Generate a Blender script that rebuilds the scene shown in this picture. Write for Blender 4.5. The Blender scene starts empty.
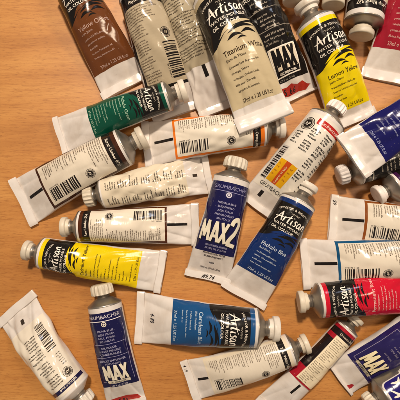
import bpy, bmesh, math, random
import numpy as np
from mathutils import Vector, Matrix
from mathutils.geometry import tessellate_polygon

S = bpy.context.scene
COL = S.collection
R = math.radians

# ------------------------------------------------------------------ camera
TILT = R(3); DIST = 0.39; PX = 0.00095
FOV = 2*math.atan(200*PX/DIST)
CAM = Vector((0, -DIST*math.sin(TILT), DIST*math.cos(TILT) + 0.012))
cd = bpy.data.cameras.new('camera'); cam = bpy.data.objects.new('camera', cd); COL.objects.link(cam)
cam.location = CAM; cam.rotation_euler = (TILT, 0, 0)
cd.sensor_width = 36; cd.angle = FOV; cd.clip_start = 0.01; cd.clip_end = 50
cd.dof.use_dof = True; cd.dof.focus_distance = DIST - 0.018; cd.dof.aperture_fstop = 9.0
S.camera = cam
cX = Vector((1, 0, 0)); cY = Vector((0, math.cos(TILT), math.sin(TILT))); cZ = Vector((0, -math.sin(TILT), math.cos(TILT)))

def at(px, py, z):
    """the point of the height z under a photo pixel (400 px frame)"""
    d = cX*((px-200)*PX/DIST) + cY*((200-py)*PX/DIST) - cZ
    k = (z - CAM.z)/d.z
    return CAM + d*k
def scale_at(p):
    return PX*((CAM-p).dot(cZ))/DIST

# --------------------------------------------------------------- materials
def lin(h):
    h = h.lstrip('#'); v = [int(h[i:i+2], 16)/255 for i in (0, 2, 4)]
    return tuple((c/12.92 if c <= .04045 else ((c+.055)/1.055)**2.4) for c in v) + (1,)
MATS = {}
def mat(name, color, rough=.3, metal=0., bump=.25, bscale=140., coat=0., spec=.5, mottle=0.06, dirt=None, wrinkle=False):
    if name in MATS: return MATS[name]
    m = bpy.data.materials.new(name); m.use_nodes = True; MATS[name] = m
    n = m.node_tree; N = n.nodes; b = N['Principled BSDF']
    tc = N.new('ShaderNodeTexCoord')
    def noise(sc, det=3, ro=.5):
        t = N.new('ShaderNodeTexNoise'); t.inputs['Scale'].default_value = sc; t.inputs['Detail'].default_value = det
        t.inputs['Roughness'].default_value = ro
        n.links.new(tc.outputs['Object'], t.inputs['Vector']); return t
    c = lin(color) if isinstance(color, str) else color
    a = noise(60, 4)
    mx = N.new('ShaderNodeMix'); mx.data_type = 'RGBA'
    mx.inputs['A'].default_value = c
    dk = lin(dirt) if dirt else tuple(x*(1-mottle*3) for x in c[:3]) + (1,)
    mx.inputs['B'].default_value = dk
    rp = N.new('ShaderNodeMapRange'); rp.inputs['From Min'].default_value = .5; rp.inputs['From Max'].default_value = .8
    rp.inputs['To Max'].default_value = .6
    n.links.new(a.outputs['Fac'], rp.inputs['Value']); n.links.new(rp.outputs['Result'], mx.inputs['Factor'])
    n.links.new(mx.outputs['Result'], b.inputs['Base Color'])
    r2 = N.new('ShaderNodeMapRange'); r2.inputs['To Min'].default_value = rough*.75; r2.inputs['To Max'].default_value = rough*1.35
    a2 = noise(220, 3); n.links.new(a2.outputs['Fac'], r2.inputs['Value']); n.links.new(r2.outputs['Result'], b.inputs['Roughness'])
    b.inputs['Metallic'].default_value = metal
    if wrinkle:
        fk = noise(700, 3, .6); fr = N.new('ShaderNodeMapRange'); fr.inputs['From Min'].default_value = .70; fr.inputs['From Max'].default_value = .74
        fr.inputs['To Max'].default_value = .55
        wx = N.new('ShaderNodeMix'); wx.data_type = 'RGBA'; wx.inputs['B'].default_value = lin('#b8ada0')
        n.links.new(fk.outputs['Fac'], fr.inputs['Value']); n.links.new(fr.outputs['Result'], wx.inputs['Factor'])
        n.links.new(mx.outputs['Result'], wx.inputs['A']); n.links.new(wx.outputs['Result'], b.inputs['Base Color'])
    b.inputs['Coat Weight'].default_value = coat; b.inputs['Coat Roughness'].default_value = .12
    b.inputs['Specular IOR Level'].default_value = spec
    if bump:
        bp = N.new('ShaderNodeBump'); bp.inputs['Strength'].default_value = bump; bp.inputs['Distance'].default_value = .0006
        a3 = noise(bscale, 2, .45)
        mp = N.new('ShaderNodeMapping'); mp.inputs['Scale'].default_value = (.6, 1.3, .6) if wrinkle else (1, 1, 1)
        n.links.new(tc.outputs['Object'], mp.inputs['Vector']); n.links.new(mp.outputs['Vector'], a3.inputs['Vector'])
        n.links.new(a3.outputs['Fac'], bp.inputs['Height']); n.links.new(bp.outputs['Normal'], b.inputs['Normal'])
    return m

def ink(c):
    return mat('printed_ink_' + c.lstrip('#'), c, rough=.15, bump=.45, wrinkle=True)
ENAMEL = '#dcd5cf'
def enamel(): return mat('white_enamelled_metal', ENAMEL, rough=.17, bump=.45, dirt='#beb0a2', wrinkle=True)
def paint_body(c): return mat('enamelled_metal_' + c.lstrip('#'), c, rough=.3, bump=.35)
def silver(): return mat('dull_tube_metal', '#a29b92', rough=.36, metal=.85, bump=.3, bscale=260, dirt='#6a6258')
def capm(c='#efe9e0'): return mat('moulded_cap_plastic_' + c.lstrip('#'), c, rough=.42, bump=.2, bscale=400, dirt='#8a7350')

# --------------------------------------------------------- tube body shape
NU, NT = 128, 150
class Surf:
    """the skin of one squeezed tube as a table of points, sampled by its prints"""
    def __init__(self, r, Lb, wide, crumple, seed, creases=4, h=.007):
        self.r, self.Lb = r, Lb
        rng = np.random.RandomState(seed)
        u = np.linspace(-2, 2, NU+1)[None, :]
        t = np.linspace(0, Lb, NT+1)[:, None]
        x = t/Lb
        a = r*(1+(wide-1)*(1-x)**1.25)
        f0 = .0008/r
        xs = np.clip((t-h*.8)/(Lb*.85-h*.8), 0, 1)
        b = r*(f0+(1-f0)*(1-(1-xs)**2.1)**1.12)
        k = 1-b/a
        phi = np.pi/2*u
        tri = np.where(np.abs(u) <= 1, u, np.sign(u)*(2-np.abs(u)))
        X = a*((1-k*.9)*np.sin(phi)+k*.9*tri)
        top = np.where(np.abs(u) <= 1, 1., -1.)
        Z = b + top*b*np.sqrt(np.maximum(0, 1-(X/a)**2))
        s = u*np.pi*r/2
        # dents: soft waves, longer along the tube than across
        d = np.zeros_like(X)
        for i in range(9):
            lt = rng.uniform(.012, .05); ls = rng.uniform(.009, .03)
            d = d + rng.uniform(.4, 1)*np.sin(2*np.pi*(t/lt*(1 if i % 2 else -.6)+s/ls) + rng.uniform(0, 6.3))*min(1, lt/.02)
        d *= .00015*crumple
        # sharp fold lines running out of the crimp
        for i in range(creases+5):
            if i < 2:
                sgn = -1 if i else 1
                p0 = np.array([sgn*r*rng.uniform(1.0, 1.35), Lb*.05]); p1 = np.array([sgn*r*rng.uniform(.15, .6), Lb*rng.uniform(.28, .42)])
            else:
                p0 = np.array([rng.uniform(-1.2, 1.2)*r, Lb*rng.uniform(.1, .8)])
                p1 = p0+np.array([rng.uniform(-.8, .8)*r, rng.uniform(-.25, .25)*Lb])
            v = p1-p0; ln = np.hypot(*v); v = v/ln
            al = (s-p0[0])*v[0]+(t-p0[1])*v[1]; ac = (s-p0[0])*v[1]-(t-p0[1])*v[0]
            w = r*(rng.uniform(.14, .26) if i < creases else rng.uniform(.07, .13))
            prof = np.exp(-np.abs(ac/w)**1.4)
            end = 1/(1+np.exp(-(al+.0)/(.08*ln+1e-6)))*1/(1+np.exp((al-ln)/(.12*ln)))
            amp = r*.10*rng.uniform(.5, 1)*crumple**.5*(1 if i < 2 else (.55 if i < creases else .28))*(1 if rng.rand() < .75 or i < 2 else -.5)
            d = d - amp*prof*end
        fade = (1-x**8)*np.minimum(1, x/.06)*np.cos(np.pi/4*u*.96)**.6
        d = d*fade
        nx = X/a; nz = top*np.sqrt(np.maximum(0, 1-nx**2))
        P = np.stack([X+d*nx, t+0*X, np.maximum(Z+d*nz*1.0, .00002)], -1)
        P[:, -1] = P[:, 0]
        self.P = P
        du = np.gradient(P, axis=1)
        e = P[:, 1]-P[:, -2]; du[:, 0] = e; du[:, -1] = e
        dt = np.gradient(P, axis=0)
        n = np.cross(du, dt); n /= np.linalg.norm(n, axis=-1, keepdims=True)+1e-12
        self.N = n
    def sample(self, s, t, off):
        u = (np.asarray(s)/(np.pi*self.r/2)+2)/4*NU
        v = np.clip(np.asarray(t)/self.Lb, 0, 1)*NT
        u = np.clip(u, 0, NU-1e-6); v = np.clip(v, 0, NT-1e-6)
        i = u.astype(int); j = v.astype(int); fu = (u-i)[:, None]; fv = (v-j)[:, None]
        def L(A): return (A[j, i]*(1-fu)+A[j, i+1]*fu)*(1-fv)+(A[j+1, i]*(1-fu)+A[j+1, i+1]*fu)*fv
        n = L(self.N); n /= np.linalg.norm(n, axis=1, keepdims=True)
        return L(self.P)+n*np.asarray(off)[:, None], n

def link(name, me, parent, smooth=True):
    o = bpy.data.objects.new(name, me); COL.objects.link(o)
    if parent: o.parent = parent
    if smooth and len(me.polygons): me.polygons.foreach_set('use_smooth', [True]*len(me.polygons))
    return o

def body_mesh(sf, name, m, parent):
    P = sf.P[:, :-1].reshape(-1, 3)
    idx = lambda j, i: j*NU+(i % NU)
    F = [(idx(j, i), idx(j, i+1), idx(j+1, i+1), idx(j+1, i)) for j in range(NT) for i in range(NU)]
    me = bpy.data.meshes.new(name); me.from_pydata(P.tolist(), [], F)
    me.materials.append(m); return link(name, me, parent)

def lathe(name, prof, m, parent, zc, seg=48, flute=None):
    """prof: (t, radius[, flute depth]) along the tube's own axis at height zc"""
    V = []; F = []
    for q in prof:
        t, rr = q[0], q[1]; fd = q[2] if len(q) > 2 else 0
        for i in range(seg):
            a = 2*math.pi*i/seg
            k = rr*(1-fd*(.5-.5*math.cos(a*flute))**.7) if flute and fd else rr
            V.append((k*math.cos(a), t, zc+k*math.sin(a)))
    n = len(prof)
    for j in range(n-1):
        for i in range(seg):
            F.append((j*seg+i, j*seg+(i+1) % seg, (j+1)*seg+(i+1) % seg, (j+1)*seg+i))
    F = [f[::-1] for f in F]
    F.append(tuple(range(seg))); F.append(tuple((n-1)*seg+i for i in range(seg))[::-1])
    me = bpy.data.meshes.new(name); me.from_pydata(V, [], F); me.materials.append(m)
    bm = bmesh.new(); bm.from_mesh(me); bmesh.ops.recalc_face_normals(bm, faces=bm.faces)
    for e in bm.edges:
        if len(e.link_faces) == 2 and e.calc_face_angle(0) > R(50): e.smooth = False
    bm.to_mesh(me); bm.free()
    return link(name, me, parent)

# ------------------------------------------------------------------- print
_txt = {}
def text_mesh(body, align='LEFT', res=2, shear=0, bold=0, lead=1.0, track=1.0):
    key = (body, align, res, shear, bold, lead, track)
    if key in _txt: return _txt[key]
    cu = bpy.data.curves.new('t', 'FONT'); cu.body = body; cu.align_x = align; cu.size = 1; cu.resolution_u = res
    cu.shear = shear; cu.offset = bold; cu.space_line = lead; cu.space_character = track
    o = bpy.data.objects.new('t', cu); me = bpy.data.meshes.new_from_object(o)
    V = np.array([v.co[:2] for v in me.vertices]) if len(me.vertices) else np.zeros((0, 2))
    F = [tuple(p.vertices) for p in me.polygons]
    bpy.data.meshes.remove(me); bpy.data.objects.remove(o); bpy.data.curves.remove(cu)
    _txt[key] = (V, F); return V, F

def split_grid(V, F, step):
    """cut long faces so a print follows the curve of the tube"""
    if not F: return V, F
    bm = bmesh.new(); vs = [bm.verts.new((x, y, 0)) for x, y in V]
    for f in F:
        try: bm.faces.new([vs[i] for i in f])
        except ValueError: pass
    lo = V.min(0); hi = V.max(0)
    for ax in (0, 1):
        st = step if ax == 0 else step*1.25
        k = math.ceil(lo[ax]/st)
        while k*st < hi[ax]:
            co = [0, 0, 0]; co[ax] = k*st+1e-7; no = [0, 0, 0]; no[ax] = 1
            bmesh.ops.bisect_plane(bm, geom=bm.verts[:]+bm.edges[:]+bm.faces[:], dist=1e-9, plane_co=co, plane_no=no)
            k += 1
    bm.verts.index_update()
    V2 = np.array([v.co[:2] for v in bm.verts]); F2 = [tuple(v.index for v in f.verts) for f in bm.faces]
    bm.free(); return V2, F2

class Print:
    """everything printed on one tube; s across, t from the crimp, both in radii"""
    def __init__(self, sf, hc):
        self.sf = sf; self.r = sf.r; self.T = sf.Lb/sf.r; self.hc = hc/sf.r
        self.parts = {}; self.k = 0; self.rot = 0
    def raw(self, part, V, F, color, layer, cut=True):
        if not len(V) or not F: return
        V = np.array(V, float)*self.r
        if cut and max(V.max(0)-V.min(0)) > .0016: V, F = split_grid(V, F, .0008)
        p = self.parts.setdefault(part, dict(V=[], N=[], F=[], M=[], mats=[], n=0))
        off = .00008+layer*.000045+(self.k % 7)*.000003; self.k += 1
        P, N = self.sf.sample(V[:, 0]+self.rot*self.r, V[:, 1], np.full(len(V), off))
        if color not in p['mats']: p['mats'].append(color)
        mi = p['mats'].index(color); n = p['n']
        p['V'].append(P); p['N'].append(N); p['F'] += [tuple(i+n for i in f) for f in F]; p['M'] += [mi]*len(F); p['n'] += len(P)
    def poly(self, part, pts, color, layer):
        tr = tessellate_polygon([[Vector((x, y, 0)) for x, y in pts]])
        F = []
        for a, b, c in tr:
            A, B, C = pts[a], pts[b], pts[c]
            cr = (B[0]-A[0])*(C[1]-A[1])-(B[1]-A[1])*(C[0]-A[0])
            F.append((a, b, c) if cr > 0 else (a, c, b))
        self.raw(part, pts, F, color, layer)
    def rect(self, part, s0, t0, s1, t1, color, layer):
        s0, s1 = min(s0, s1), max(s0, s1); t0, t1 = min(t0, t1), max(t0, t1)
        self.raw(part, [(s0, t0), (s1, t0), (s1, t1), (s0, t1)], [(0, 1, 2, 3)], color, layer)
    def text(self, part, body, s, t, size, color, layer=4, align='LEFT', res=2, shear=0, bold=0, lead=1.0, track=1.0, sx=1., rot=0, arc=0, cut=None):
        if 'M' in body and size > .16: bold = 0
        V, F = text_mesh(body, align, res, shear, bold, lead, track)
        if not len(V): return
        V = V*np.array([size*sx, size])
        if arc:
            V = np.stack([V[:, 0], V[:, 1]-V[:, 0]**2*arc], -1)
        if rot:
            c, q = math.cos(rot), math.sin(rot); V = np.stack([V[:, 0]*c-V[:, 1]*q, V[:, 0]*q+V[:, 1]*c], -1)
        V = V+np.array([s, t]); self.raw(part, V, F, color, layer, cut=(size > .22) if cut is None else cut)
    def ribbon(self, part, pts, w, color, layer, taper=True, smooth=True, tf=None, square=False):
        P = [np.array(p, float) for p in pts]
        if smooth and len(P) > 2:
            Q = []; E = [2*P[0]-P[1]]+P+[2*P[-1]-P[-2]]
            for i in range(1, len(E)-2):
                for j in range(6):
                    x = j/6; a, b, c, d = E[i-1:i+3]
                    Q.append(.5*((2*b)+(-a+c)*x+(2*a-5*b+4*c-d)*x*x+(-a+3*b-3*c+d)*x**3))
            Q.append(P[-1]); P = Q
        elif len(P) == 2:
            P = [P[0]+(P[1]-P[0])*k/4 for k in range(5)]
        n = len(P); V = []
        for i, p in enumerate(P):
            d = P[min(i+1, n-1)]-P[max(i-1, 0)]; d = d/(np.hypot(*d)+1e-9); nn = np.array([-d[1], d[0]])
            x = i/(n-1); ww = w*(.35+.65*math.sin(math.pi*min(1, max(0, x*.9+.08)))) if taper is True else (w*math.sin(math.pi*x)+.001 if taper == 'lens' else w)
            V += [p+nn*ww/2, p-nn*ww/2]
        V = np.array(V)
        if tf is not None: V = tf(V)
        F = []
        for i in range(n-1): F.append((2*i, 2*i+1, 2*i+3, 2*i+2))
        self.raw(part, V, F, color, layer)
    def finish(self, root):
        """the label sheet is a part, its bands, lettering, bars and seal are its sub-parts"""
        lab = None
        order = sorted(self.parts, key=lambda n: n != 'label')
        for name in order:
            p = self.parts[name]
            me = bpy.data.meshes.new(name); V = np.concatenate(p['V']); N = np.concatenate(p['N'])
            me.from_pydata(V.tolist(), [], p['F'])
            for c in p['mats']: me.materials.append(ink(c))
            me.polygons.foreach_set('material_index', p['M'])
            par = root if (name in ('label', 'handwriting', 'registration_mark') or lab is None) else lab
            o = link(name, me, par)
            me.normals_split_custom_set_from_vertices(N.tolist())
            if name == 'label': lab = o

WORDS = ('Artists oil colour for use with water. Thin with water or medium. Couleur a huile extra fine '
 'diluable a l eau pour artistes. Conserver hors de portee des enfants. Wassermischbare Olfarbe fur Kunstler '
 'Ausserhalb der Reichweite von Kindern aufbewahren. Colore ad olio miscibile con acqua. Tenere lontano dalla '
 'portata dei bambini. Oleo mezclable con agua. Mantener fuera del alcance de los ninos. Permanence AA Series 1 '
 'Vehicle linseed oil Pigment Conforms to ASTM D4236 Made in England London HA3 5RH').split()
def para(rng, nchar, nlines, ragged=.25):
    out = []; i = rng.randrange(len(WORDS))
    stream = ' '.join(WORDS[i:]+WORDS+WORDS+WORDS); k = 0
    for _ in range(nlines):
        lim = max(2, int(nchar*(1-rng.random()*ragged)))
        cutp = lim
        if lim > 9:
            while cutp > 4 and stream[k+cutp] != ' ': cutp -= 1
        out.append(stream[k:k+cutp].strip()); k += cutp
    return '\n'.join(out)
def block(p, rng, s0, t0, width, nlines, pitch, color, size=None, ragged=.25, part='lettering', layer=4, bold=.016):
    size = size or pitch*.86
    nchar = max(2, width/(size*.56))
    # one text object per line group: leading gives the pitch
    p.text(part, para(rng, nchar, nlines, ragged), s0, t0, size, color, layer, res=1, lead=pitch/size, bold=bold, cut=False)
def barcode(p, rng, s0, s1, t0, t1, color='#1a1512', bg=None):
    if bg: p.rect('barcode', s0-.04, t0-.05, s1+.04, t1+.05, bg, 2)
    t = t0
    while t < t1-.03:
        w = rng.choice((.028, .028, .055, .085)); w = min(w, t1-t); p.rect('barcode', s0, t, s1, t+w, color, 3)
        t += w+rng.choice((.03, .03, .05, .075))
def disc(p, part, s, t, rad, color, layer, n=24, ry=1):
    p.poly(part, [(s+rad*math.cos(2*math.pi*i/n), t+rad*ry*math.sin(2*math.pi*i/n)) for i in range(n)], color, layer)
def ring(p, part, s, t, r0, r1, color, layer, n=24):
    V = []; F = []
    for i in range(n):
        a = 2*math.pi*i/n
        V += [(s+r0*math.cos(a), t+r0*math.sin(a)), (s+r1*math.cos(a), t+r1*math.sin(a))]
        j = (i+1) % n; F.append((2*i, 2*i+1, 2*j+1, 2*j))
    p.raw(part, V, F, color, layer)
def frame(p, part, s0, t0, s1, t1, w, color, layer):
    p.rect(part, s0, t0, s1, t0+w, color, layer); p.rect(part, s0, t1-w, s1, t1, color, layer)
    p.rect(part, s0, t0+w, s0+w, t1-w, color, layer); p.rect(part, s1-w, t0+w, s1, t1-w, color, layer)
def seal(p, s, t, rad, dark='#1a1512', pale='#efe6d8', word='AP'):
    ring(p, 'seal', s, t, rad*.9, rad, dark, 2)
    ring(p, 'seal', s, t, rad*.66, rad*.8, '#6b6259', 2)
    disc(p, 'seal', s, t, rad*.62, dark, 3)
    p.text('seal', word, s, t-rad*.26, rad*.72, pale, 5, 'CENTER', bold=.012)

SCRIPT = {
 'A': [([(0, -.18), (.22, .2), (.62, 1.02)], .11), ([(.62, 1.02), (.68, .5), (.82, -.02)], .16), ([(-.08, .32), (.4, .36), (.98, .46)], .08)],
 'r': [([(1.06, .55), (1.04, .25), (1.0, 0)], .13), ([(1.03, .25), (1.16, .5), (1.36, .52)], .11)],
 't': [([(1.72, .92), (1.58, .4), (1.54, .06), (1.72, .05)], .13), ([(1.36, .6), (1.6, .62), (1.95, .7)], .08)],
 'i': [([(2.02, .52), (1.95, .2), (1.98, .02), (2.1, .06)], .13), ([(2.08, .74), (2.13, .82)], .11)],
 's': [([(2.62, .52), (2.46, .6), (2.34, .46), (2.5, .26), (2.44, .04), (2.18, .04)], .11)],
 'a': [([(3.1, .5), (2.9, .56), (2.72, .28), (2.78, .02), (2.98, .14), (3.12, .5)], .11), ([(3.12, .52), (3.07, .2), (3.1, .0), (3.24, .06)], .13)],
 'n': [([(3.42, .54), (3.36, .25), (3.34, 0)], .13), ([(3.36, .28), (3.52, .52), (3.68, .5), (3.68, .1), (3.84, .05)], .12)],
}
def artisan(p, s, t, h, color, layer=5):
    for g in SCRIPT.values():
        for pts, w in g:
            p.ribbon('lettering', [(s+x*h*.9, t+y*h) for x, y in pts], w*h*1.1, color, layer, True)
BLOCKS = {
 'M': [((.05, 0), (.16, 1)), ((.16, 1), (.36, .18)), ((.36, .18), (.6, 1)), ((.6, 1), (.68, 0))],
 'A': [((.86, 0), (1.1, 1)), ((1.1, 1), (1.34, 0)), ((.95, .28), (1.26, .28))],
 'X': [((1.46, 1), (1.86, 0)), ((1.86, 1), (1.44, 0))],
}
def max_word(p, s, t, w, h, color, layer, two=False, fat=.19, part='lettering'):
    k = w/1.95
    for g in BLOCKS.values():
        for a, b in g:
            p.ribbon(part, [(s+a[0]*k, t+a[1]*h), (s+b[0]*k, t+b[1]*h)], fat*k, color, layer, taper=None, smooth=False)
    if two:
        pts = [(2.08, .95), (2.2, 1.2), (2.48, 1.28), (2.66, 1.05), (2.5, .68), (2.2, .32), (2.02, .0)]
        p.ribbon(part, [(s+x*k, t+y*h) for x, y in pts], .3*k, color, layer, taper=None)
        p.ribbon(part, [(s+2.0*k, t+.03*h), (s+2.74*k, t-.03*h)], .26*k, color, layer, taper=None, smooth=False)

# -------------------------------------------------------------- label kinds
def art_front(p, rng, c, name, sub, tc, end, band=None, vol='37ml e 1.25 US fl.oz', series=1, black='#15110f'):
    T = p.T; W = 1.5
    top = T-.16
    p.rect('label', -W, end, W, top, c, 0)
    # black field with its wave edge
    def wav(s): return T-2.03-.5/(1+math.exp((s+.7)*5))+.04*math.sin(s*3)
    pts = [(-W, T-.4), (W, T-.4)]
    n = 30
    pts += [(W-2*W*i/n, wav(W-2*W*i/n)) for i in range(n+1)]
    p.poly('black_field', pts[::-1], black, 1)
    # flame shapes
    for (a, b, cc, w, col) in (((-.72, T-2.24), (0, T-1.93), (.98, T-1.86), .17, c), ((-.3, T-2.24), (.3, T-2.07), (1.0, T-2.13), .15, black),
                               ((-.42, T-2.48), (-.08, T-2.36), (.28, T-2.44), .13, black), ((.2, T-2.38), (.6, T-2.27), (1.02, T-2.4), .13, black),
                               ((-.02, T-2.58), (.2, T-2.52), (.42, T-2.58), .08, black)):
        p.ribbon('black_field', [a, b, cc], w, col, 2, taper='lens')
    p.text('lettering', 'WINSOR & NEWTON', 0, T-.66, .17, '#cfc6b8', 5, 'CENTER', bold=.02, arc=.22, track=1.1, sx=1.1)
    for i in range(7):
        a = -.24+.08*i
        p.ribbon('lettering', [(a, T-.88+.03*math.cos(i*2)), (a+.05, T-.80-.02*(i % 2)), (a+.1, T-.9)], .022, '#a89f92', 5)
    artisan(p, -.86, T-1.4, .5, '#f4ede2')
    p.text('lettering', 'WATER MIXABLE', -.84, T-1.64, .2, '#efe7da', 5, bold=.014, sx=1.05)
    p.text('lettering', 'OIL COLOUR', -.84, T-1.88, .2, '#efe7da', 5, bold=.014, sx=1.05)
    v = T-2.98
    p.text('lettering', name, -.8, v, .30, tc, 4, bold=.008)
    p.text('lettering', sub, -.8, v-.2, .15, tc, 4, bold=.01, res=1)
    v -= .45
    while v > end+.42:
        k = rng.choice((1.1, 1.9, 2.0, .8, 1.7))
        block(p, rng, -.8, v, k, 1, .2, tc, .115, 0)
        v -= .215
    p.text('lettering', vol, -.75, end+.12, .21, tc, 4, bold=.01)

def art_back(p, rng, c, name, end, dark='#1b1513', cream='#e0d5c3', mark=True, mk=None, bs=1, first='#efe7da', seal_on=True, bars=None, sd=1.08, cap_band='#efe2cb'):
    T = p.T; W = 1.42
    p.rect('label', -W, end, W, T-.14, c, 0)
    p.rect('black_band', -W, T-.78, W, T-.36, dark, 1)
    p.text('lettering', name, -.62, T-.65, .22, '#e9dfce', 4, bold=.01)
    p.rect('panel', -1.18, end+.13, 1.22, T-.8, cream, 1)
    top = T-.95
    # full width lines by the cap, then a narrower column beside the bars
    n1 = 7; block(p, rng, -1.08, top, 2.15, n1, .115, '#5c4c3e', ragged=.08)
    if seal_on: seal(p, .62, top-sd, .25, dark, cream)
    yy = top-n1*.115-.06
    while yy > end+.45:
        n = rng.choice((5, 6, 7)); n = min(n, int((yy-end-.2)/.115))
        if n < 1: break
        block(p, rng, -1.08, yy, 1.25, n, .115, '#5c4c3e', ragged=.12)
        yy -= n*.115+.07
    b0 = end+.3; b1 = min(end+2.0, T-2.45)
    if bars: b0, b1 = bars
    barcode(p, rng, .3, 1.0, b0, b1, dark)
    p.text('lettering', '%06d %04d' % (rng.randrange(94000, 94999), rng.randrange(1000, 9999)), .28, b0, .12, dark, 4, rot=R(90), res=1)
    if mark:
        a, b = mk or (p.hc+.25, end-.02)
        p.rect('registration_mark', -.08, a, .09, b, dark, 1)

def gr_back(p, rng, band, name, end, mk=None, tint='#ddd0b8', ringband=True, grid=2, bars=True, dark='#3a3028', mir=1):
    """white tube printed all over in small blocks"""
    T = p.T
    if tint: p.rect('label', -1.45, end, 1.45, T-.12, tint, 0)
    if ringband:
        p.rect('name_band', -1.45, T-.5, 1.45, T-.28, band, 1)
        p.text('lettering', name, -.9, T-.46, .15, '#efe7da', 4, bold=.01, res=1)
    v = T-.75 if ringband else T-.45
    while v > end+.5:
        n = rng.choice((4, 4, 5)); n = min(n, int((v-end)/.15))
        cols = [(-1.15 if mir > 0 else -.3, 1.4)] if grid == 1 else [(-1.12, 1.0), (.0, 1.0)]
        for s, w in cols:
            if n > 0: block(p, rng, s, v-rng.random()*.04, w, n, .15, dark, .13, ragged=.1, bold=.025)
        v -= n*.15+.12
    if bars:
        barcode(p, rng, min(.5*mir, 1.1*mir), max(.5*mir, 1.1*mir), end+.35, end+1.95, dark)
        seal(p, .75*mir, T-.95, .27, dark, '#efe4cf', 'AP')
        block(p, rng, .5 if mir > 0 else -1.05, T-1.45, .55, 6, .13, dark, .11)
    if mk: p.rect('registration_mark', -.1, mk[0], .1, mk[1], dark, 1)

def max_front(p, rng, c, t0, kind='plain', white='#efe8dc', rim=True, end=None, wl='#cfc9d2', text_s=-.0, two=False):
    """dark label with thin rules, small centred lines and the big brushed word"""
    T = p.T; end = end if end is not None else t0-.35
    p.rect('label', -1.32, end, 1.32, T-.34, c, 0)
    p.text('lettering', 'GRUMBACHER', 0, T-.72, .27, wl, 4, 'CENTER', bold=.015, arc=.0, sx=1.12)
    p.rect('lettering', -1.12, T-.86, 1.12, T-.82, wl, 3)
    disc(p, 'emblem', 0, T-.98, .14, wl, 4); ring(p, 'emblem', 0, T-.98, .06, .09, c, 5)
    return T, end

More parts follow.
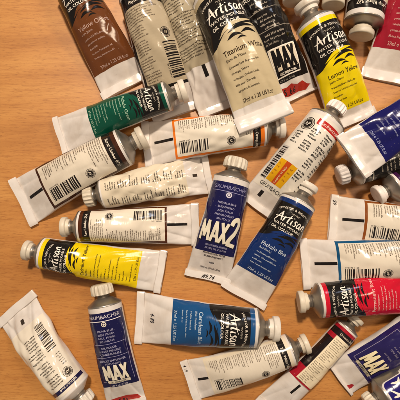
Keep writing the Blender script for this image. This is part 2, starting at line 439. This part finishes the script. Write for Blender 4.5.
# ------------------------------------------------------------------- tubes
GROUP = 'paint tubes scattered over the wooden table'
def make_tube(P0, P1, D, label, z0=0., z1=0., wide=1.38, hc=8, cap='flat', capc='#e0d8cc', body='white', crumple=1., seed=1,
              design=None, shoulder=None, creases=4, capk=1.0, handw=None, rot=0, neckc=None, crimp_note=None, rotn=False, shk=1.):
    rng = random.Random(seed)
    r0 = .016
    for _ in range(3):
        A = at(P0[0], P0[1], z0+.001); B = at(P1[0], P1[1], z1+r0)
        Bb = B-Vector((0, 0, r0)); Aa = A-Vector((0, 0, .001))
        r0 = D/2*(scale_at(A)*.35+scale_at(B)*.65)
    r = r0; yv = (Bb-Aa); L = yv.length; yv.normalize()
    xv = yv.cross(Vector((0, 0, 1))).normalized(); zv = xv.cross(yv)
    root = bpy.data.objects.new('paint_tube', None); COL.objects.link(root); root.empty_display_size = .01
    root.matrix_world = Matrix.Translation(Aa) @ Matrix((xv, yv, zv)).transposed().to_4x4()
    root['label'] = label; root['category'] = 'paint tube'; root['group'] = GROUP
    cl = .55*r*capk*(.8+.2*shk); sh = .42*r*shk; nk = .22*r*shk
    Lb = L-cl-sh-nk; h = hc*PX
    sf = Surf(r, Lb, wide, crumple, seed, creases, h)
    bm_ = {'white': enamel(), 'silver': silver()}.get(body) or paint_body(body)
    body_mesh(sf, 'tube_body', bm_, root)
    # folded crimp: a flat strip, three plies thick, slightly wavy
    a0 = r*wide*1.015; th = .0032; V = []; F = []
    nx, ny = 28, 6
    ph = rng.random()*6; curl = rng.uniform(-.6, .6)
    prof = [(0, .35), (.04, .9), (.3, 1), (.7, 1.03), (.95, .95), (1, .3)]
    wobf = lambda u: .0004*math.sin(u*3+ph)+.0008*curl*u*u+.00015*math.sin(u*11+ph)+.0006
    for i in range(nx+1):
        u = -1+2*i/nx; x = a0*u
        wob = wobf(u)
        ey = .0003*math.sin(u*4+ph*2)
        edge = .55 if i in (0, nx) else 1
        for (yy, hh) in prof: V.append((x, h*yy+ey, .0017+wob*.8+th/2*hh*edge))
        for (yy, hh) in prof[::-1]: V.append((x, h*yy+ey, max(.00002, .0017+wob*.8-th/2*hh*edge)))
    m = 12
    for i in range(nx):
        for j in range(m): F.append((i*m+j, i*m+(j+1) % m, (i+1)*m+(j+1) % m, (i+1)*m+j))
    F.append(tuple(range(m))); F.append(tuple(nx*m+j for j in range(m))[::-1])
    me = bpy.data.meshes.new('crimp'); me.from_pydata(V, [], F); me.materials.append(bm_ if body != 'silver' else enamel())
    b2 = bmesh.new(); b2.from_mesh(me); bmesh.ops.recalc_face_normals(b2, faces=b2.faces)
    for e in b2.edges:
        if len(e.link_faces) == 2 and e.calc_face_angle(0) > R(55): e.smooth = False
    b2.to_mesh(me); b2.free(); link('crimp', me, root)
    if crimp_note:
        txt, xs, sz, cc = crimp_note
        TV, TF = text_mesh(txt, 'LEFT', 2, .3, .02)
        if rotn: TV = TV@np.array([[0, 1], [-1, 0]])
        PV = [((xs*r+x*sz*r), h*.22+y*sz*r+(sz*r*.1), .0017+wobf((xs*r+x*sz*r)/a0)*.8+th/2*1.03+.00012) for x, y in TV]
        me = bpy.data.meshes.new('handwriting'); me.from_pydata(PV, [], TF); me.materials.append(ink(cc)); link('handwriting', me, root, False)
    # shoulder, neck, cap
    rn = .40*r*min(1, capk*1.05)
    sm = shoulder or silver()
    lathe('shoulder', [(Lb-.0004, r*.97), (Lb-.0002, r*1.012), (Lb+.0006, r*1.014), (Lb+.0012, r*.985), (Lb+sh*.45, r*.80), (Lb+sh*.85, r*.56), (Lb+sh, rn*1.08)], sm, root, r)
    t = Lb+sh; nm = neckc or silver()
    pr = [(t-.0005, rn)]
    for i in range(6):
        pr += [(t+nk*i/6, rn*(1.0 if i % 2 else .93))]
    pr += [(t+nk+.002, rn*.95)]
    lathe('neck', pr, nm, root, r, 32)
    t += nk; cm = capm(capc if capc != '#e0d8cc' else random.Random(seed*7).choice(('#e0d8cc', '#d6cab6', '#dcd2c2', '#cfc4b2'))); rc = .64*r*capk
    if cap == 'flat':
        lathe('cap', [(t, rc*.70), (t+cl*.02, rc*.76), (t+cl*.36, rc*.80), (t+cl*.40, rc*.97), (t+cl*.46, rc), (t+cl*.88, rc*1.0), (t+cl*.96, rc*.965), (t+cl, rc*.90), (t+cl*.985, rc*.84), (t+cl*.97, rc*.5)], cm, root, r, 56)
    else:
        lathe('cap', [(t, rc*.94, .0), (t+cl*.05, rc*1.0, .10), (t+cl*.5, rc*.98, .12), (t+cl*.84, rc*.95, .12), (t+cl*.93, rc*.88, .06), (t+cl, rc*.78), (t+cl, rc*.4)], cm, root, r, 112, flute=16)
    if design or handw:
        p = Print(sf, h); p.rot = rot
        if design: design(p, rng)
        p.rot = 0
        if handw: handw(p, rng)
        p.finish(root)
    return root

def hand(p, word, s, t, size, color, layer=5):
    g = random.Random(word+str(s))
    for ch in word:
        z = size*g.uniform(.85, 1.15)
        p.text('handwriting', ch, s, t+size*g.uniform(-.1, .1), z, color, layer, shear=g.uniform(.1, .4), bold=.02, sx=g.uniform(.75, .95), rot=g.uniform(-.2, .2), cut=True)
        s += size*(.28 if ch == '.' else .52)

NAVY = '#15144a'; WHITE = '#f3eadc'
T_ = []
# ---- yellow ochre, front (top left)
make_tube((127, 89), (60, -38), 38, 'brown-labelled tube with white lettering, its white end just above the green tube', hc=9, seed=3, crumple=1.1,
    design=lambda p, g: art_front(p, g, '#683a1b', 'Yellow Ochre', "Ocre Jaune", '#b8988c', 1.2), z0=.001)
# ---- black-banded back label tube
make_tube((180, 115), (131, -24), 40, 'black-edged barcode tube lying back side up, between the brown tube and a crinkled one', hc=9, seed=5,
    crumple=1.5, design=lambda p, g: art_back(p, g, '#141110', "Payne's Gray 465", 1.3, cream='#b5a68c', mark=False, bars=(1.62, 3.25), sd=1.4))  # cream darkened to khaki: shade over the top middle group put into the colour
# ---- crinkled back tube
def d3(p, g):
    T = p.T; p.rect('label', -1.45, 2.75, 1.45, T-.15, '#aa9d84', 0)  # label sheet painted darker for the shade this tube lies in
    block(p, g, -1.2, T-.5, 2.4, 5, .16, '#3b2e22'); v = T-1.4
    while v > 3.2:
        block(p, g, -1.25, v, 2.5, 5, .15, '#3b2e22', .125, ragged=.1); v -= .9
    p.rect('registration_mark', -.22, 2.05, .02, 2.75, '#17120f', 1)
make_tube((222, 111), (163, -30), 33, 'crinkled fine print tube squeezed against the left side of the black and cream tube', z0=.004, z1=.001, hc=8, seed=7,
    crumple=3.4, creases=9, design=d3)
# ---- titanium white, front
make_tube((267, 124), (206, -15), 46, 'large black and cream labelled tube, its wide folded end over the orange-edged tube', z0=.034, z1=.003, wide=1.22, hc=16, seed=9,
    crumple=.9, design=lambda p, g: art_front(p, g, '#c6b592', 'Titanium White', 'Blanc de Titane', '#3a2c1e', .98))  # label colour dulled to carry the shade at the top middle
# ---- black MAX
def d5(p, g):
    T = p.T; k = '#14100f'
    p.rect('label', -1.42, .9, 1.42, T-.3, k, 0)
    p.rect('lettering', -1.3, 1.15, -1.27, T-.9, '#8c8378', 2)
    for v in (2.05, 3.22, 4.15, 5.0): p.rect('lettering', -1.27, v, 1.3, v+.03, '#8c8378', 2) if v != 2.05 else None
    p.rect('lettering', -1.27, 1.6, -.66, 1.63, '#8c8378', 2)
    frame(p, 'lettering', -.62, 1.12, .86, 2.42, .055, WHITE, 2)
    p.rect('lettering', -.56, 1.42, .80, 2.36, '#e9dcc4', 3)
    max_word(p, -.5, 1.42, 1.24, .92, k, 4, fat=.24)
    p.text('lettering', 'GRUMBACHER', .12, 1.22, .15, WHITE, 4, 'CENTER', bold=.02)
    p.text('lettering', '1.25 fl. oz. (37 ml)', -.5, .96, .12, '#b9afa2', 4, res=1)
    v = 2.6
    for nrow in (3, 4, 3, 5):
        for i in range(nrow):
            w = g.uniform(.9, 1.5); block(p, g, .12-w/2, v, w, 1, .2, '#a79c8e', .14, 0); v += .19
        v += .12
    p.text('lettering', 'GRUMBACHER', 0, T-.8, .3, WHITE, 4, 'CENTER', bold=.02)
def h5(p, g):
    p.poly('handwriting', [(-.5, .3), (-.2, .24), (.4, .28), (.85, .22), (1.35, .4), (1.1, .5), (.8, .68), (.4, .6), (.1, .74), (-.2, .66), (-.55, .68)], '#a32a1e', 1)
    hand(p, '5.66', -.42, .3, .38, '#1c1210')
make_tube((294, 100), (239, -28), 40, 'black tube with a white-boxed big word and red ink patch on its white end', z0=.001, z1=.0, hc=2.5, seed=11, crumple=2.2,
    creases=7, wide=1.3, design=d5, handw=h5)
# ---- lemon yellow, front
make_tube((354, 124), (305, 3), 39, 'yellow and black tube standing at the upper right, a fluted cap resting on its end', hc=9, seed=13, wide=1.3,
    crumple=.8, design=lambda p, g: art_front(p, g, '#e8cf00', 'Lemon Yellow', 'Jaune Citron', '#4a3d10', .78))
# ---- red-banded white tube with yellow panel
def d7(p, g):
    T = p.T; k = '#1d1816'
    p.rect('label', -1.48, 1.05, 1.48, T-.2, '#e4dccf', 0)
    p.rect('red_band', -.45, T-.68, 1.45, T-.36, '#b8241e', 1)
    p.text('lettering', 'GRUMBACHER', -.25, T-.59, .17, WHITE, 3)
    seal(p, -.82, T-.85, .36, k, '#d8cfc2')
    for s, w, v, lo in ((-1.12, .6, T-1.4, 3.3), (-.42, .62, T-1.0, 2.85), (.28, .6, T-.92, 1.5), (.95, .5, T-.92, 1.25)):
        while v > lo+.5:
            n = g.choice((4, 4, 5)); block(p, g, s, v, w, n, .145, k, .14, .1, bold=.035)
            v -= n*.145+g.choice((.08, .1, .13))
    barcode(p, g, -1.25, -.86, 1.5, 3.3, k, '#bfb8b2')
    p.rect('yellow_panel', -.8, 1.5, .22, 2.72, '#dfa408', 1)
    p.rect('yellow_panel', -.42, 1.5, -.14, 2.72, '#c24a12', 2)
    p.text('lettering', 'CADMIUM RED', -.22, 1.54, .14, '#f3e2b8', 4, rot=R(90), res=1)
    for q in (-.72, -.06): block(p, g, q, 2.45, .24, 4, .2, '#a5611a', .12)
    p.text('lettering', 'GRUMBACHER', -.98, 1.17, .27, k, 4, bold=.0)
    p.rect('registration_mark', -.6, .62, -.36, .95, k, 1)
make_tube((257, 210), (340, 104), 39, 'white diagonal tube with a red band, a yellow panel and rows of black print', z0=.002, z1=.006, hc=7,
    cap='flute', seed=15, crumple=.7, design=d7, capk=.82, wide=1.22, capc='#f0e6e0')
# ---- green, front
make_tube((58, 137), (187, 90), 29, 'green and black labelled tube with a white crimp, lying across the two brown ones', z0=.004, z1=.011, hc=6, seed=17, crumple=.8, capk=1.25,
    design=lambda p, g: art_front(p, g, '#044c3a', 'Phthalo Green', '(Blue Shade)', '#a9cdb4', 2.75))
# ---- burnt umber back
make_tube((20, 204), (145, 137), 38, 'large brown-edged barcode tube at the far left, just below the green tube', hc=9, seed=19, crumple=1.0,
    design=lambda p, g: art_back(p, g, '#3f1f10', 'Burnt Umber 076', 1.72))
# ---- fine print white tube
make_tube((211, 173), (85, 197), 30, 'cream crinkled tube of small print blocks with fluted cap, below the orange-edged tube', z0=.003, hc=7, cap='flute', seed=21, crumple=3.0,
    creases=9, capk=1.12, design=lambda p, g: gr_back(p, g, NAVY, '', 1.7, mk=(.95, 1.25), ringband=False, bars=False))
# ---- brown back, middle left
make_tube((199, 224), (62, 227), 31, 'slim dark brown banded barcode tube lying just above the yellow tube at the left', z0=.001, hc=8, seed=23, crumple=1.3,
    design=lambda p, g: art_back(p, g, '#4e2611', 'Raw Umber 554', 2.05, cream='#e3d8c6'))
# ---- yellow, front, left
make_tube((164, 272), (25, 250), 31, 'yellow and black tube lying on its side at the left, cap pointing left', z0=.003, hc=7, seed=25, crumple=1.3,
    design=lambda p, g: art_front(p, g, '#e6c800', 'Cadmium Yellow', 'Pale Hue', '#3d330f', 1.55), rot=-.15)
# ---- MAX2 blue
def d13(p, g):
    T = p.T; k = '#111026'
    p.rect('label', -1.34, 1.62, 1.34, T-.3, NAVY, 0)
    p.text('lettering', 'GRUMBACHER', 0, T-.66, .27, '#8f8cb4', 4, 'CENTER', bold=.012, sx=1.1)
    p.rect('lettering', -1.1, T-.8, 1.1, T-.77, '#8f8cb4', 3)
    disc(p, 'emblem', 0, T-.96, .15, '#cfc9d6', 4); ring(p, 'emblem', 0, T-.96, .06, .09, NAVY, 5)
    for i, w in enumerate(('PHTHALO BLUE', 'BLEU PHTALO', 'AZUL FTALO', 'PHTHALO BLAU', 'BLU FTALO')):
        p.text('lettering', w, 0, T-1.45-.21*i, .14, '#a7a4c4', 4, 'CENTER', bold=.02)
    max_word(p, -1.08, 2.18, 1.58, 1.1, k, 3, two=True, fat=.25)
    max_word(p, -1.14, 2.24, 1.58, 1.1, '#f3ead4', 4, two=True, fat=.19)
    p.text('lettering', '100% WATER MISCIBLE', 0, 1.98, .13, '#a7a4c4', 4, 'CENTER', bold=.02)
    p.text('lettering', 'ARTISTS OIL COLOUR', 0, 1.8, .13, '#a7a4c4', 4, 'CENTER', bold=.02)
    for i, w in enumerate(('PAINTING WITH WATER', 'GRUMBACHER MAX 2', '', 'M209', '', '1.25 fl. oz. (37 ml) 1.25 oz.')):
        if w: p.text('lettering', w, 0, 1.52-.17*i, .125, '#3a3036', 4, 'CENTER', bold=.025)
make_tube((207, 280), (237, 158), 36, 'deep blue and white tube in the middle with big white letters ending in 2', z0=.001, z1=.001, hc=7, cap='flute', seed=27, crumple=.9,
    wide=1.3, design=d13, capk=1.06, crimp_note=('#9.74', -.35, .3, '#201a1a'))
# ---- phthalo blue, front
make_tube((242, 298), (308, 184), 36, 'blue and black tube leaning right, beside the tube with the big 2', z0=.002, hc=7, seed=29, crumple=.8,
    design=lambda p, g: art_front(p, g, '#0f2c66', 'Phthalo Blue', '(Red Shade)', '#c3cfe0', 1.52))
# ---- sienna back, right
make_tube((329, 218), (468, 231), 35, crimp_note=('$9', -1.1, .28, '#201a1a'), rotn=False, label= 'tan-edged barcode tube running off the right edge, above the blue-edged one', hc=8, seed=31, crumple=.8,
    design=lambda p, g: art_back(p, g, '#8a4a1c', 'Raw Sienna 552', 1.75))
# ---- blue back, right
make_tube((301, 264), (441, 256), 37, 'blue-edged barcode tube lying partly under the red and black tube', hc=8, seed=33, crumple=.8,
    design=lambda p, g: art_back(p, g, '#12517c', 'Cerulean Blue 137', 1.75))
# ---- permanent rose, front
make_tube((438, 287), (299, 302), 34, 'red and black labelled tube with a white flat cap, running off the right edge', z0=.010, z1=.004, hc=8, seed=35, crumple=.8,
    design=lambda p, g: art_front(p, g, '#c60f2c', 'Permanent Rose', 'Rose Permanent', '#e9b9b4', 1.6))
# ---- sky blue, front
make_tube((136, 317), (279, 329), 38, 'sky blue and black tube lying level at the bottom middle, cap pointing right', hc=8, seed=37, crumple=.9,
    design=lambda p, g: art_front(p, g, '#174c80', 'Cerulean Blue', 'Bleu Ceruleum', '#b9cbdc', 2.0), handw=lambda p, g: hand(p, '4.80', -.35, .85, .3, '#2a2a33'))
# ---- grey back, bottom
make_tube((187, 382), (308, 343), 31, crimp_note=('4.19', -1.15, .25, '#201a1a'), label= 'plain cream barcode tube lying just below the sky blue tube', hc=8, seed=39, crumple=.8,
    design=lambda p, g: art_back(p, g, '#e4d7c0', 'Zinc White 748', 1.5, mark=True), shoulder=None)
# ---- white back, bottom left
make_tube((14, 305), (87, 404), 35, 'white printed tube with a navy ring band in the bottom left corner', hc=9, cap='flute', seed=41, crumple=2.3,
    creases=7, shoulder=enamel(), capk=1.0, design=lambda p, g: gr_back(p, g, '#232046', 'PHTHALO BLUE', 1.5, tint='#e6dccb', grid=1, mk=(1.0, 1.3), mir=-1))
# ---- MAX blue, bottom
def d21(p, g):
    T = p.T; k = '#0e0d22'
    p.rect('label', -1.44, 1.42, 1.42, T-.3, '#121243', 0)
    p.text('lettering', 'GRUMBACHER', 0, T-.64, .3, '#cfc9d2', 4, 'CENTER', bold=.015, sx=1.06)
    p.rect('lettering', -1.15, T-.8, 1.15, T-.76, '#e6dfe0', 3)
    disc(p, 'emblem', 0, T-.96, .15, '#e6dcc8', 4); ring(p, 'emblem', 0, T-.96, .06, .1, NAVY, 5)
    v = T-1.4
    for i, w in enumerate(('MONA BLUE', 'BLEU MONA', 'AZUL MONA', 'BLU MONA', None, 'OIL COLOR', 'WATER MISCIBLE', 'COULEUR HUILE', None, 'VEHICLE SAFFLOWER', 'PERMANENT')):
        if w is None: p.rect('lettering', -1.1, v+.06, 1.1, v+.085, '#9a97b8', 3)
        else: p.text('lettering', w, 0, v, .17, '#aaa8c4', 4, 'CENTER', bold=.02)
        v -= .2
    p.rect('lettering', 1.1, 1.8, 1.13, T-1.1, '#9a97b8', 3)
    p.rect('lettering', -1.13, 1.8, -.85, 1.83, '#9a97b8', 3)
    max_word(p, -.76, 1.84, 1.6, 1.0, k, 3, fat=.24)
    max_word(p, -.82, 1.9, 1.6, 1.0, '#f3ead4', 4, fat=.2)
    p.rect('lettering', -.78, 1.68, .82, 1.86, '#e6dcc8', 4); p.text('lettering', 'GRUMBACHER', 0, 1.71, .16, k, 5, 'CENTER', bold=.02)
    p.text('lettering', '1.25 fl. oz. (37 ml)', 0, 1.48, .15, '#cfc9d2', 4, 'CENTER', bold=.02)
def h21(p, g):
    p.poly('handwriting', [(-1.2, .28), (-.4, .1), (.6, .12), (1.2, .3), (1.0, .55), (.3, .66), (-.5, .6), (-1.1, .5)], '#b02a22', 1)
    hand(p, '4.80', -.6, .2, .42, '#1c1210')
make_tube((127, 404), (101, 284), 33, 'deep blue tube at the bottom left with a white word above a red-inked end', hc=4, cap='flute', seed=43, crumple=1.0,
    wide=1.22, design=d21, capk=1.08, handw=h21)
# ---- small red back
def d22(p, g):
    T = p.T
    p.rect('label', -1.45, 3.9, 1.45, T-.18, '#a51428', 0)
    p.rect('black_band', -1.45, T-1.0, 1.45, T-.45, '#1c1113', 1)
    p.rect('black_band', -1.45, T-4.6, -.62, T-1.4, '#1c1113', 1)
    p.text('lettering', 'Crimson 004', -.5, T-.82, .26, '#d9cbb8', 4, bold=.01)
    p.rect('panel', -.62, 4.05, 1.35, T-1.0, '#eadbbd', 2)
    v = T-1.3
    while v > 4.6:
        block(p, g, -.5, v, 1.5, 6, .17, '#4a3c30', .14, .12); v -= 1.2
        p.rect('lettering', -.55, v+.2, 1.2, v+.225, '#a08e74', 3)
    p.rect('registration_mark', .0, 2.7, .2, 3.75, '#17120f', 1)
make_tube((266, 412), (357, 317), 24, 'slim red-edged tube lying diagonally, its cap just below the red and black tube', hc=8, seed=45, crumple=.8,
    wide=1.35, capk=1.1, design=d22)
# ---- MAX dark violet, lower right
def d23(p, g):
    T = p.T; k = '#100d18'; c = '#241d55'
    p.rect('label', -1.3, 1.2, 1.4, T-.3, c, 0)
    frame(p, 'lettering', -.98, 1.42, 1.25, 4.1, .03, '#8f87a0', 2)
    p.rect('lettering', -.85, 5.2, 1.3, 5.23, '#8f87a0', 2)
    max_word(p, -.6, 1.5, 1.35, .95, k, 3, fat=.27)
    max_word(p, -.65, 1.56, 1.35, .95, '#f0e3bb', 4, fat=.2)
    p.rect('lettering', -.64, 1.34, .74, 1.49, '#b9ae98', 4); p.text('lettering', 'GRUMBACHER', .05, 1.36, .14, k, 5, 'CENTER', bold=.02)
    p.text('lettering', '1.25 fl. oz. (37 ml)', -.75, 1.22, .10, '#9a92a8', 4, bold=.02)
    v = 2.75
    for i in range(17):
        w = g.uniform(.8, 1.4); block(p, g, .25-w/2, v, w, 1, .2, '#8f879e', .15, 0); v += .22 if i % 4 else .34
make_tube((338, 379), (455, 298), 36, 'dark violet tube in the lower right with big cream letters and a red smudge', z0=.001, hc=3, cap='flute', seed=47, crumple=1.0,
    wide=1.12, design=d23, handw=lambda p, g: p.poly('handwriting', [(.72, .1), (1.05, .06), (1.12, .3), (.98, .52), (.76, .45)], '#a8202a', 1))
# ---- violet-blue tube, bottom right corner
def d24(p, g):
    T = p.T; c = '#20176a'; x = T-.14
    n = 8; pts = []
    r_ = .28
    for cx, cy, a0 in ((1.0-r_, 1.6+r_, -90), (1.0-r_, x-r_, 0), (-.95+r_, x-r_, 90), (-.95+r_, 1.6+r_, 180)):
        for i in range(n+1):
            a = R(a0+90*i/n); pts.append((cx+r_*math.cos(a), cy+r_*math.sin(a)))
    big = [(s*1.06, (t-T/2)*1.025+T/2) for s, t in pts]
    p.poly('label', big, '#d8d2cc', 0); p.poly('lettering', pts, c, 1)
    w = WHITE; b = x-1.05
    p.ribbon('lettering', [(-.82, b+.72), (-.5, b+.86), (-.1, b+.8)], .17, w, 3)
    p.ribbon('lettering', [(-.45, b+.82), (-.5, b+.4), (-.42, b)], .17, w, 3)
    p.ribbon('lettering', [(.12, b+.88), (.05, b+.4), (.08, b)], .15, w, 3)
    p.ribbon('lettering', [(.5, b+.84), (.1, b+.42), (.6, b)], .13, w, 3)
    p.ribbon('lettering', [(.8, b+.6), (.7, b+.2), (.9, b)], .13, w, 3)
    p.text('lettering', 'OIL COLOUR', -.2, b-.35, .24, w, 3, bold=.02)
make_tube((483, 326), (366, 405), 33, 'silver tube with rounded violet-blue label in the bottom right corner, cap end showing', z1=.006, z0=.004, body='silver', cap='flute', seed=49,
    crumple=.5, design=d24, capk=.95)
# ---- ultramarine, front, right
make_tube((350, 158), (487, 65), 37, "ultramarine blue tube with a wide white end lying over a black tube's cap", z0=.035, z1=.014, wide=1.34, hc=9, seed=51,
    crumple=1.2, creases=6, design=lambda p, g: art_front(p, g, '#14145a', 'French Ultramarine', 'Outremer Francais', '#9aa0c8', 1.35))
# ---- black MAX under it
def d26(p, g):
    T = p.T; k = '#141110'
    p.rect('label', -1.48, 1.3, 1.48, T-.12, k, 0)
    p.text('lettering', 'GRUMBACHER', 0, T-.5, .28, '#cfc6b8', 3, 'CENTER', bold=.02)
    p.rect('lettering', -1.2, T-.66, 1.3, T-.60, '#e2dacb', 3); disc(p, 'emblem', .1, T-.86, .17, '#cfc6b8', 3); ring(p, 'emblem', .1, T-.86, .06, .1, k, 4)
    v = T-1.25
    for i in range(10):
        w = g.uniform(1.2, 1.9); block(p, g, .1-w/2, v, w, 1, .2, '#a89e90', .17, 0); v -= .25 if i % 3 else .34
make_tube((470, 132), (338, 176), 31, 'black-labelled tube mostly hidden under the ultramarine tube, its fluted cap showing', z0=.0, cap='flute', seed=53, crumple=.7,
    design=d26, capk=1.02, capc='#ded6d2')
# ---- deep purple at right edge
make_tube((496, 132), (376, 196), 31, 'deep purple tube at the right edge, only its pale cap and silver shoulder showing', z0=.0, z1=.0, cap='flat', seed=55, crumple=.7,
    design=lambda p, g: art_front(p, g, '#3a1440', 'Dioxazine Purple', 'Violet Dioxazine', '#b8a2c0', 1.6), capc='#e8dcd4')
# ---- crimson, front, top right
make_tube((388, 83), (432, -82), 44, 'crimson labelled tube in the top right corner with a broad white crimp end', hc=11, seed=57, wide=1.3, crumple=.8,
    design=lambda p, g: art_front(p, g, '#9c1a2e', 'Permanent Alizarin', 'Crimson', '#d9a49e', 1.3))
# ---- lamp black, cap toward viewer
make_tube((379, -100), (361, 37), 37, shk=.5, label= 'black-banded tube at the top edge, white cap pointing down, left of the crimson tube', seed=59, z1=.0, z0=.001, capk=1.0, crumple=.7,
    design=lambda p, g: (p.rect('label', -1.5, p.T-.85, 1.5, p.T-.28, '#16110f', 0), p.text('lettering', 'Lamp Black 337', -.85, p.T-.66, .26, '#e9dfce', 3, bold=.012),
                         p.rect('panel', -1.3, 1.6, 1.3, p.T-.9, '#d9c8a8', 0), block(p, g, -1.1, p.T-1.3, 2.1, 20, .15, '#4a3c30', .125)))
make_tube((339, -128), (333, 7), 34, "tube at the top edge with only its cap showing, right of the yellow tube's cap", seed=61, z1=.004,
    design=lambda p, g: art_back(p, g, '#2a4a2a', 'Sap Green 599', 1.7))
make_tube((283, -130), (294, 3), 34, "tube at the top edge with only its cap showing, left of the yellow tube's cap", seed=63, z1=.004,
    design=lambda p, g: art_back(p, g, '#7a2a1c', 'Light Red 362', 1.7))
# ---- orange back
make_tube((143, 145), (284, 127), 34, 'orange-edged barcode tube, its cap end under the big black and cream tube', z0=.001, hc=8, seed=65, crumple=1.2,
    design=lambda p, g: art_back(p, g, '#e0731a', 'Cadmium Orange 090', 1.9, cream='#e6dccb'))

# ------------------------------------------------------------------- table
def wood():
    m = bpy.data.materials.new('varnished_wood'); m.use_nodes = True; n = m.node_tree; N = n.nodes; b = N['Principled BSDF']
    tc = N.new('ShaderNodeTexCoord')
    def mapped(sc, rot=0):
        mp = N.new('ShaderNodeMapping'); mp.inputs['Scale'].default_value = sc; mp.inputs['Rotation'].default_value = (0, 0, rot)
        n.links.new(tc.outputs['Object'], mp.inputs['Vector']); return mp
    def noise(mp, sc, det, ro=.5, dist=0):
        t = N.new('ShaderNodeTexNoise'); t.inputs['Scale'].default_value = sc; t.inputs['Detail'].default_value = det; t.inputs['Roughness'].default_value = ro
        t.inputs['Distortion'].default_value = dist; n.links.new(mp.outputs['Vector'], t.inputs['Vector']); return t
    def ramp(src, stops):
        c = N.new('ShaderNodeValToRGB'); e = c.color_ramp.elements
        e[0].position, e[0].color = stops[0]; e[1].position, e[1].color = stops[-1]
        for p_, c_ in stops[1:-1]: k = e.new(p_); k.color = c_
        n.links.new(src, c.inputs['Fac']); return c
    def mult(a, b_, f):
        x = N.new('ShaderNodeMix'); x.data_type = 'RGBA'; x.blend_type = 'MULTIPLY'; x.inputs['Factor'].default_value = f
        n.links.new(a, x.inputs['A']); n.links.new(b_, x.inputs['B']); return x.outputs['Result']
    broad = noise(mapped((1.2, 9, 1), R(3)), 3.2, 3, .5, .6)
    base = ramp(broad.outputs['Fac'], [(.3, lin('#ad7237')), (.5, lin('#bf8343')), (.7, lin('#cb914e'))])
    streak = noise(mapped((7, 95, 1), R(2.2)), 4, 5, .62, .25)
    st = ramp(streak.outputs['Fac'], [(.3, lin('#c3a288')), (.52, (1, 1, 1, 1)), (1, (1, 1, 1, 1))])
    fleck = noise(mapped((26, 330, 1), R(2)), 4, 3, .6)
    fl = ramp(fleck.outputs['Fac'], [(.33, lin('#a98468')), (.46, (1, 1, 1, 1)), (1, (1, 1, 1, 1))])
    col = mult(mult(base.outputs['Color'], st.outputs['Color'], .38), fl.outputs['Color'], .45)
    spot = noise(mapped((60, 60, 1)), 1.2, 1)
    sp = ramp(spot.outputs['Fac'], [(.16, lin('#5c3a22')), (.2, (1, 1, 1, 1)), (1, (1, 1, 1, 1))])
    col = mult(col, sp.outputs['Color'], .8)
    pore = noise(mapped((60, 900, 1), R(2)), 3, 2, .5)
    po = ramp(pore.outputs['Fac'], [(.30, lin('#8f6a4a')), (.37, (1, 1, 1, 1)), (1, (1, 1, 1, 1))])
    col = mult(col, po.outputs['Color'], .6)
    n.links.new(col, b.inputs['Base Color'])
    b.inputs['Roughness'].default_value = .42; b.inputs['Coat Weight'].default_value = .15; b.inputs['Coat Roughness'].default_value = .25
    bp = N.new('ShaderNodeBump'); bp.inputs['Strength'].default_value = .12; bp.inputs['Distance'].default_value = .0004
    n.links.new(streak.outputs['Fac'], bp.inputs['Height']); n.links.new(bp.outputs['Normal'], b.inputs['Normal'])
    return m
bm = bmesh.new(); bmesh.ops.create_cube(bm, size=1)
for v in bm.verts: v.co = Vector((v.co.x*1.5, v.co.y*1.1+.05, v.co.z*.025-.0125))
bmesh.ops.bevel(bm, geom=bm.edges[:], offset=.003, segments=3, affect='EDGES')
me = bpy.data.meshes.new('table_top'); bm.to_mesh(me); bm.free(); me.materials.append(wood())
tb = link('table_top', me, None, smooth=False); tb['kind'] = 'structure'
tb['label'] = 'orange varnished wooden table top under all the paint tubes'

# ------------------------------------------------------------------- light
def lamp(name, loc, target, size, power, color):
    l = bpy.data.lights.new(name, 'AREA'); l.shape = 'DISK'; l.size = size; l.energy = power; l.color = color
    o = bpy.data.objects.new(name, l); COL.objects.link(o); o.location = loc
    o.rotation_euler = (Vector(target)-Vector(loc)).to_track_quat('-Z', 'Y').to_euler()
lamp('ceiling_lamp', (-.06, .68, 1.28), (0, 0, 0), .13, 20, (1, .84, .66))
lamp('second_lamp', (.9, .35, 1.3), (0, 0, 0), .30, 6, (1, .80, .58))
lamp('window_light', (.55, 1.3, .95), (0, 0, 0), .4, 4, (.72, .80, 1))
w = bpy.data.worlds.new('World'); S.world = w; w.use_nodes = True
w.node_tree.nodes['Background'].inputs['Color'].default_value = (1, .85, .72, 1)
w.node_tree.nodes['Background'].inputs['Strength'].default_value = .2

S.render.engine = 'CYCLES'
S.view_settings.view_transform = 'Standard'; S.view_settings.look = 'None'; S.view_settings.exposure = 0; S.view_settings.gamma = 1
